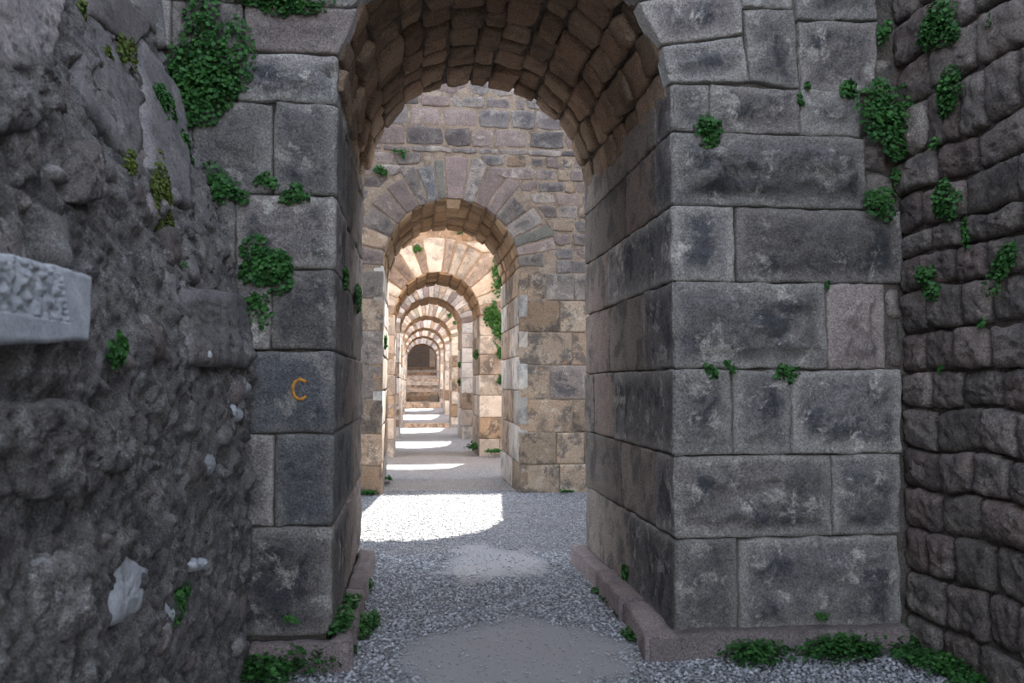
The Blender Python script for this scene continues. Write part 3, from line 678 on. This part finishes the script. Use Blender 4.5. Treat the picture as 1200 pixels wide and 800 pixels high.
# ------------------------------------------------------------ gravel as real pebbles (uncountable)
def pebbles(name, n, yr, xr, smin, smax, label, dens=None):
    y = RNG.uniform(yr[0], yr[1], n*3); x = RNG.uniform(xr[0], xr[1], n*3)
    keep = RNG.random(n*3) > dirtmask(x, y)*.80
    keep &= ~((y > Y1-.0) & (y < Y1B) & ((x < XL+.1) | (x > XR-.12)))
    keep &= x > -1.0
    x = x[keep][:n]; y = y[keep][:n]; n = len(x)
    s = smin+(smax-smin)*RNG.random(n)**2.6; s = np.where(dirtmask(x, y) > .6, s*.6, s)
    base = np.array([(1, 0, 0), (0, 1, 0), (-1, 0, 0), (0, -1, 0), (.1, .05, 1), (0, 0, -.8)], float)
    V = base[None]*(1+RNG.uniform(-.35, .35, (n, 6, 3)))+RNG.uniform(-.18, .18, (n, 6, 3))
    V *= (s[:, None]*np.stack([RNG.uniform(.7, 1.2, n), RNG.uniform(.6, 1, n), RNG.uniform(.35, .7, n)], 1))[:, None, :]*.5
    a = RNG.uniform(0, 6.28, n); ca, sa = np.cos(a)[:, None], np.sin(a)[:, None]
    X = V[..., 0]*ca-V[..., 1]*sa; Yy = V[..., 0]*sa+V[..., 1]*ca
    tl = RNG.uniform(-.4, .4, n)[:, None]; Zz = V[..., 2]+X*tl
    zz = gz(y)+.02*fbm(np.stack([x*1.3, y*1.3, 0*x], -1), 4)-.004+s*.12
    P = np.stack([X+x[:, None], Yy+y[:, None], Zz+zz[:, None]], -1).reshape(-1, 3)
    f = np.array([(0, 1, 4), (1, 2, 4), (2, 3, 4), (3, 0, 4), (1, 0, 5), (2, 1, 5), (3, 2, 5), (0, 3, 5)])
    F = (f[None]+(np.arange(n)*6)[:, None, None]).reshape(-1, 3)
    tint = RNG.beta(1.6, 2.0, n); tint = np.repeat(np.where(dirtmask(x, y) > .5, .45+.5*tint, tint), 6)
    tag(mesh(name, P, F, M['pebble'], None, False, {'tint': tint}), label, 'gravel', kind='stuff')
pebbles('gravel', 36000, (4.3, 8.2), (-1.0, 3.1), .009, .048, 'loose pale grey gravel covering the ground before and under the nearest arch')
pebbles('gravel', 42000, (8.2, 13.2), (-1.2, 3.6), .014, .034, 'pale grey gravel between the nearest and the second arched wall')

# loose rocks
for i, (px, py, sz, lb) in enumerate([(921, 769, .10, 'pale angular rock lying among the ground plants right of the near pier'), (327, 796, .06, 'white pebble rock at the lower edge beside the left ground plants'),
                                      (452, 566, .14, 'grey rock against the foot of the second arch, left side')]):
    p = atZ(px, py, 0)
    n1, n2 = 9, 7; V = []
    for b in range(n2+1):
        for a in range(n1):
            t = math.pi*b/n2; f = 2*math.pi*a/n1; d = np.array([math.sin(t)*math.cos(f), .8*math.sin(t)*math.sin(f), .55*math.cos(t)])
            V.append(p+d*sz*.5*(1+.35*float(vn(d*2.3+i*7+10)))+np.array([0, 0, sz*.14]))
    F = [(b*n1+a, b*n1+(a+1) % n1, (b+1)*n1+(a+1) % n1, (b+1)*n1+a) for b in range(n2) for a in range(n1)]
    tag(mesh('rock', V, F, M['marble'] if i < 2 else M['plinth'], None, False), lb, 'rock')

# ------------------------------------------------------------ plants
def plant(name, base, n, tvec, w, h, th, nleaf, leaf, label, group, mat='leaf', lobes=5, ground=False):
    """leaves in a few overlapping cushions; n = outward normal of what it grows on, tvec = sideways"""
    base = np.array(base, float); n = np.array(n, float); tv = np.array(tvec, float)
    upv = np.cross(n, tv); upv = upv if (upv[2] > 0 or ground) else -upv
    w *= 1.22; h *= 1.22; nleaf = int(nleaf*1.9); leaf = min(leaf*1.12, .34*min(w, h)+.004)
    root = thing(name, label, 'plant', tuple(base), group)
    rg = np.random.default_rng(int(abs(base[0]*977+base[1]*131+base[2]*7919))+nleaf)
    lob = [(0, 0, 1.)] if lobes == 1 else [(rg.uniform(-.32, .32), rg.uniform(-.34, .34), rg.uniform(.35, .62)) for _ in range(lobes)]+[(0, 0, .55)]
    k = rg.integers(0, len(lob), nleaf); L = np.array(lob)[k]
    r = np.sqrt(rg.random(nleaf)); a = rg.uniform(0, 6.283, nleaf)
    u = (L[:, 0]+.5*L[:, 2]*r*np.cos(a))*w; v = (L[:, 1]+.5*L[:, 2]*r*np.sin(a))*h
    o = th*L[:, 2]*(.35+.9*rg.random(nleaf))*np.sqrt(np.clip(1.08-r*r, 0, 1))+.004
    P = tv*u[:, None]+upv*v[:, None]+n*o[:, None]
    nn = n*.8+rg.normal(0, .45, (nleaf, 3))+np.array([0, 0, .55])+tv*(.8*r*np.cos(a))[:, None]
    nn /= np.linalg.norm(nn, axis=1)[:, None]
    d = rg.normal(0, 1, (nleaf, 3))-np.array([0, 0, .4]); d -= nn*(d*nn).sum(1)[:, None]; d /= np.linalg.norm(d, axis=1)[:, None]
    e = np.cross(nn, d); s = leaf*rg.uniform(.6, 1.25, nleaf)
    shp = [(0, 0, 0), (.42, .28, .12), (.5, .7, .1), (0, 1, -.08), (-.5, .7, .1), (-.42, .28, .12)]
    V = np.stack([P+(e*x+d*(y-.5)+nn*z)*s[:, None] for x, y, z in shp], 1).reshape(-1, 3)
    F = (np.array([(0, 1, 2, 3), (0, 3, 4, 5)])[None]+(np.arange(nleaf)*6)[:, None, None]).reshape(-1, 4)
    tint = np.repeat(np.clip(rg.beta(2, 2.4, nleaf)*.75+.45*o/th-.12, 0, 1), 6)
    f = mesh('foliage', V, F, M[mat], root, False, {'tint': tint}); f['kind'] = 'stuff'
    # stems: thin three-sided twigs from the crevice
    V = []; F = []
    for i in range(min(14, 3+nleaf//60)):
        j = rg.integers(0, nleaf); p1 = P[j]*.85; p0 = tv*u[j]*.15+upv*v[j]*.15-n*.02; rr = leaf*.06; b0 = len(V)
        for pp, q in ((p0, rr*1.6), ((p0+p1)/2+n*th*.2, rr*1.2), (p1, rr)):
            for c in range(3): V.append(pp+tv*q*math.cos(c*2.09)+(upv*.7+n*.7)*q*math.sin(c*2.09))
        for s_ in range(2):
            for c in range(3): F.append((b0+s_*3+c, b0+s_*3+(c+1) % 3, b0+s_*3+3+(c+1) % 3, b0+s_*3+3+c))
    mesh('stem', V, F, M['stem'], root, True)
    return root
NF, TX = (0, -1, 0), (1, 0, 0)
def pf(px, py, w, h, label, grp, Y=Y1, dens=1., th=None, mat='leaf', leaf=None, lobes=5):
    p = atY(px, py, Y); k = Y/1000; W_, H_ = w*k, h*k; lf = leaf or (.024 if Y < 6 else .035 if Y < 14 else .06)
    nl = int(max(16, dens*2.1*W_*H_/(lf*lf)))
    return plant('wall_plant', p, NF, TX, W_, H_, th or min(.12, .4*min(W_, H_)+.02), nl, lf, label, grp, mat, lobes)
def pside(px, py, w, h, label, grp, X, sgn, dens=1., mat='leaf', leaf=.022, lobes=5, th=None):
    p = atL(px, py) if X is None else atX(px, py, X)
    k = p[1]/1000; H_ = h*k; W_ = min(w*k*p[1]/abs(p[0])*.8, H_*1.6)*1.0
    nl = int(max(14, dens*2.1*W_*H_/(leaf*leaf)))
    return plant('wall_plant', p, (sgn, 0, 0), (0, 1, 0), W_, H_, th or min(.10, w*k*.5), nl, leaf, label, grp, mat, lobes)
GL, GP1, GR, GF = 'plants rooted in the left rubble wall', 'plants rooted in the near pier joints', 'plants rooted in the right wall', 'plants on the farther arches'
pf(240, 62, 84, 135, 'largest hanging green plant, filling the corner at the top left', GP1, dens=1.1, lobes=9, th=.14)
pf(222, 100, 40, 80, 'lower left strand of green leaves beneath the large corner plant', GP1, Y=4.98, lobes=6)
pf(328, 2, 100, 34, 'trailing plant along the top edge above the left pier', GP1, lobes=7)
pf(262, 218, 50, 36, 'bushy plant in the joint left of the left pier, below the corner plant', GP1)
pf(345, 228, 36, 20, 'small plant on the bed joint of the left pier near its corner', GP1)
pf(314, 214, 22, 20, 'tiny plant on the left pier joint between two larger ones', GP1)
pf(315, 312, 62, 66, 'round bushy plant on the left pier above the painted letter', GP1, dens=1.1)
pf(303, 358, 22, 36, 'narrow strand hanging below the round plant on the left pier', GP1)
pside(417, 348, 18, 34, 'plant sprouting from the left jamb inside the near arch', GP1, XL, 1, leaf=.02)
pside(403, 326, 12, 26, 'smaller sprig on the left jamb above the jamb plant', GP1, XL, 1, leaf=.02)
pf(830, 151, 34, 40, 'lone plant below the springing of the right pier', GP1, dens=1.1)
pf(994, 108, 26, 24, 'small plant left of the big one in the right corner crack', GP1)
pf(1040, 142, 66, 92, 'big bushy plant in the crack between right pier and right wall', GP1, dens=1.1, lobes=8, Y=4.95, th=.13)
pf(1026, 244, 42, 40, 'plant in the right crack just below the big one', GP1, Y=4.96)
pf(1036, 38, 18, 30, 'thin sprig high in the right crack near the top edge', GP1)
pf(1046, 205, 14, 20, 'tiny sprig in the right crack between two bushes', GP1)
pf(938, 118, 9, 16, 'tiny tuft in the joint right of the pier plant', GP1)
pf(944, 102, 10, 8, 'speck of green above the tiny tuft on the right pier', GP1)
pf(968, 334, 8, 9, 'speck of green at a joint halfway up the right pier', GP1)
pf(832, 434, 15, 16, 'left sprig of three on the long bed joint of the right pier', GP1)
pf(855, 430, 14, 12, 'middle sprig of three on the long bed joint of the right pier', GP1)
pf(918, 434, 28, 24, 'right and largest sprig of three on the long bed joint', GP1)
pf(962, 722, 14, 9, 'small tuft on the plinth of the right pier', GP1, Y=4.95)
pside(733, 672, 10, 18, 'sprig on the right jamb above its plinth', GP1, XR, -1, leaf=.02)
pf(340, 724, 18, 9, 'tiny tuft on top of the left plinth', GP1, Y=4.96)
for px, py, w_, h_, lb in [(1104, 38, 56, 66, 'bushy plant at the top of the right wall'), (1116, 113, 34, 62, 'hanging plant in the right wall under the top one'), (1112, 232, 38, 60, 'long plant halfway up the right wall'),
                           (1090, 332, 30, 38, 'small bush low on the right wall near the crack'), (1176, 316, 46, 50, 'bush at the right edge of the right wall'), (1134, 276, 16, 34, 'pale sprig between the long plant and the right edge bush'),
                           (1096, 168, 20, 12, 'little tuft below the hanging plant'), (1152, 380, 14, 14, 'tiny tuft at the right under the edge bush'), (1162, 25, 12, 20, 'tiny tuft right of the topmost bush'), (1104, 432, 10, 8, 'speck of green in a right wall joint at arch mid-height')]:
    pside(px, py, w_, h_, lb, GR, XW, -1, leaf=.022, lobes=6)
for px, py, w_, h_, lb, mt in [(146, 78, 20, 58, 'upright yellow-green plant high on the left wall', 'moss'), (186, 136, 42, 62, 'dark leafy plant high on the left rubble wall', 'leaf'), (216, 176, 16, 32, 'small dark sprig right of the leafy one', 'leaf'),
                               (150, 195, 16, 34, 'mossy tuft left of the small dark sprig', 'moss'), (184, 190, 14, 24, 'little moss cushion mid left wall', 'moss'), (186, 238, 38, 60, 'long moss streak down the left wall', 'moss'),
                               (212, 313, 12, 14, 'tiny green tuft on the left wall above the flat block', 'leaf'), (134, 411, 22, 40, 'fresh green tuft right of the marble block', 'leaf'), (208, 703, 18, 34, 'green tuft low on the left wall right of the white stone', 'leaf'),
                               (93, 18, 10, 26, 'thin moss in the joint at the top of the left wall', 'moss'), (122, 62, 12, 20, 'moss speck beside the upright yellow-green plant', 'moss')]:
    pside(px, py, w_, h_, lb, GL, None, 1, leaf=.014 if mt == 'moss' else .018, mat=mt, lobes=6, th=.035)
for px, py, w_, h_, Y, lb in [(446, 200, 16, 16, Y2, 'tuft on the second arched wall at the upper left'), (468, 179, 13, 10, Y2, 'tuft above and right of its neighbour on the second arched wall'),
                              (489, 292, 10, 8, Y3, 'little tuft above the third arch'), (541, 271, 9, 8, Y3, 'tiny tuft high on the third arched wall'), (581, 374, 22, 46, Y3, 'bushy hanging plant on the third arched wall, lower one'), (584, 325, 17, 44, Y3, 'hanging plant on the third arched wall, upper one'),
                              (586, 412, 10, 14, Y3, 'small tuft below the hanging plants'), (587, 445, 9, 12, Y3, 'lowest tuft on the right of the third arched wall'), (527, 370, 5, 5, 35.5, 'speck of green on the fifth ring, upper'), (532, 378, 5, 4, 35.5, 'speck of green on the fifth ring, lower')]:
    pf(px, py, w_, h_, lb, GF, Y=Y-.02)
for px, py, w_, h_, Y, lb in [(447, 398, 6, 20, 13.0, 'sprig on the left jamb of the second arch')]:
    p = atX(px, py, XL); plant('wall_plant', (XL, 13.3, p[2]), (1, 0, 0), (0, 1, 0), .2, .25, .07, 60, .035, lb, GF)
for px, py, lb, yy in [(558, 417, 'sprig on the right jamb of the third arch', 20.9), (541, 428, 'upper sprig on the fourth right jamb', 28.6), (541, 447, 'lower sprig on the fourth right jamb', 28.7)]:
    p = atY(px, py, yy); plant('wall_plant', (XR, yy, p[2]), (-1, 0, 0), (0, 1, 0), .3, .22, .14, 60, .05, lb, GF)
# ground plants: cushions of the same weed along the walls
def pg(px, py, w, d, label, grp, th=.09, dens=1., leaf=.024, z=0.):
    p = atZ(px, py, z); return plant('ground_plant', p, (0, 0, 1), (1, 0, 0), w, d, th, int(dens*2.2*w*d/(leaf*leaf)), leaf, label, grp, 'leaf', 8, True)
GG = 'green weeds growing on the ground along the walls'
pg(335, 780, .60, .40, 'broad carpet of green weeds in front of the left plinth', GG, th=.20, dens=1.5)
pg(300, 790, .34, .5, 'green weeds against the foot of the left rubble wall', GG, th=.16, dens=1.3)
pg(372, 777, .25, .28, 'green weeds at the corner of the left plinth', GG, th=.17, dens=1.8)
pg(423, 737, .20, .62, 'strip of green weeds along the left plinth inside the arch', GG, th=.15, dens=1.3)
pg(372, 760, .20, .20, 'green weeds at the foot of the plinth front, by its corner stone', GG, th=.10, dens=1.3)
pg(428, 692, .10, .4, 'far end of the weed strip along the left plinth', GG, th=.09)
plant('ground_plant', (XL+.045, 5.18, .17), (0, 0, 1), (1, 0, 0), .13, .42, .13, 260, .024, 'tuft of weeds standing on the left plinth', GG, 'leaf', 5, True)
plant('ground_plant', (XL+.05, 5.75, .17), (0, 0, 1), (1, 0, 0), .12, .3, .06, 100, .024, 'low tuft on the left plinth farther in', GG, 'leaf', 5, True)
pg(746, 748, .13, .22, 'bunch of weeds against the corner of the right plinth', GG, th=.09)
pg(712, 706, .06, .22, 'sprig beside the right plinth, nearer one', GG, th=.06); pg(697, 694, .07, .16, 'sprig beside the right plinth, farther one', GG, th=.06)
pg(728, 722, .07, .2, 'sprig beside the right plinth just behind the corner bunch', GG, th=.06)
pg(893, 774, .36, .24, 'clump of weeds in front of the right plinth, left one', GG, th=.17, dens=1.2)
pg(985, 768, .62, .32, 'clump of weeds in front of the right plinth, middle one', GG, th=.18, dens=1.2)
pg(1062, 757, .36, .34, 'clump of weeds in the corner of right pier and right wall', GG, th=.20, dens=1.3)
pg(1112, 784, .42, .5, 'low weeds along the foot of the right wall', GG, th=.12, dens=1.2)
pg(1160, 815, .30, .4, 'lowest weeds at the right bottom corner', GG, th=.05)
pg(455, 563, .16, .3, 'weeds at the left foot of the second arch, inside', GG, th=.12, leaf=.04); pg(432, 579, .22, .2, 'weeds before the left foot of the second arch', GG, th=.10, leaf=.04)
pg(660, 577, .3, .1, 'thin weeds at the right foot of the second arched wall', GG, th=.05, leaf=.035); pg(553, 527, .35, .5, 'weeds at the right foot of the third arch', GG, th=.25, leaf=.06); pg(578, 530, .4, .3, 'thin weeds before the right pier of the third arch', GG, th=.1, leaf=.06)
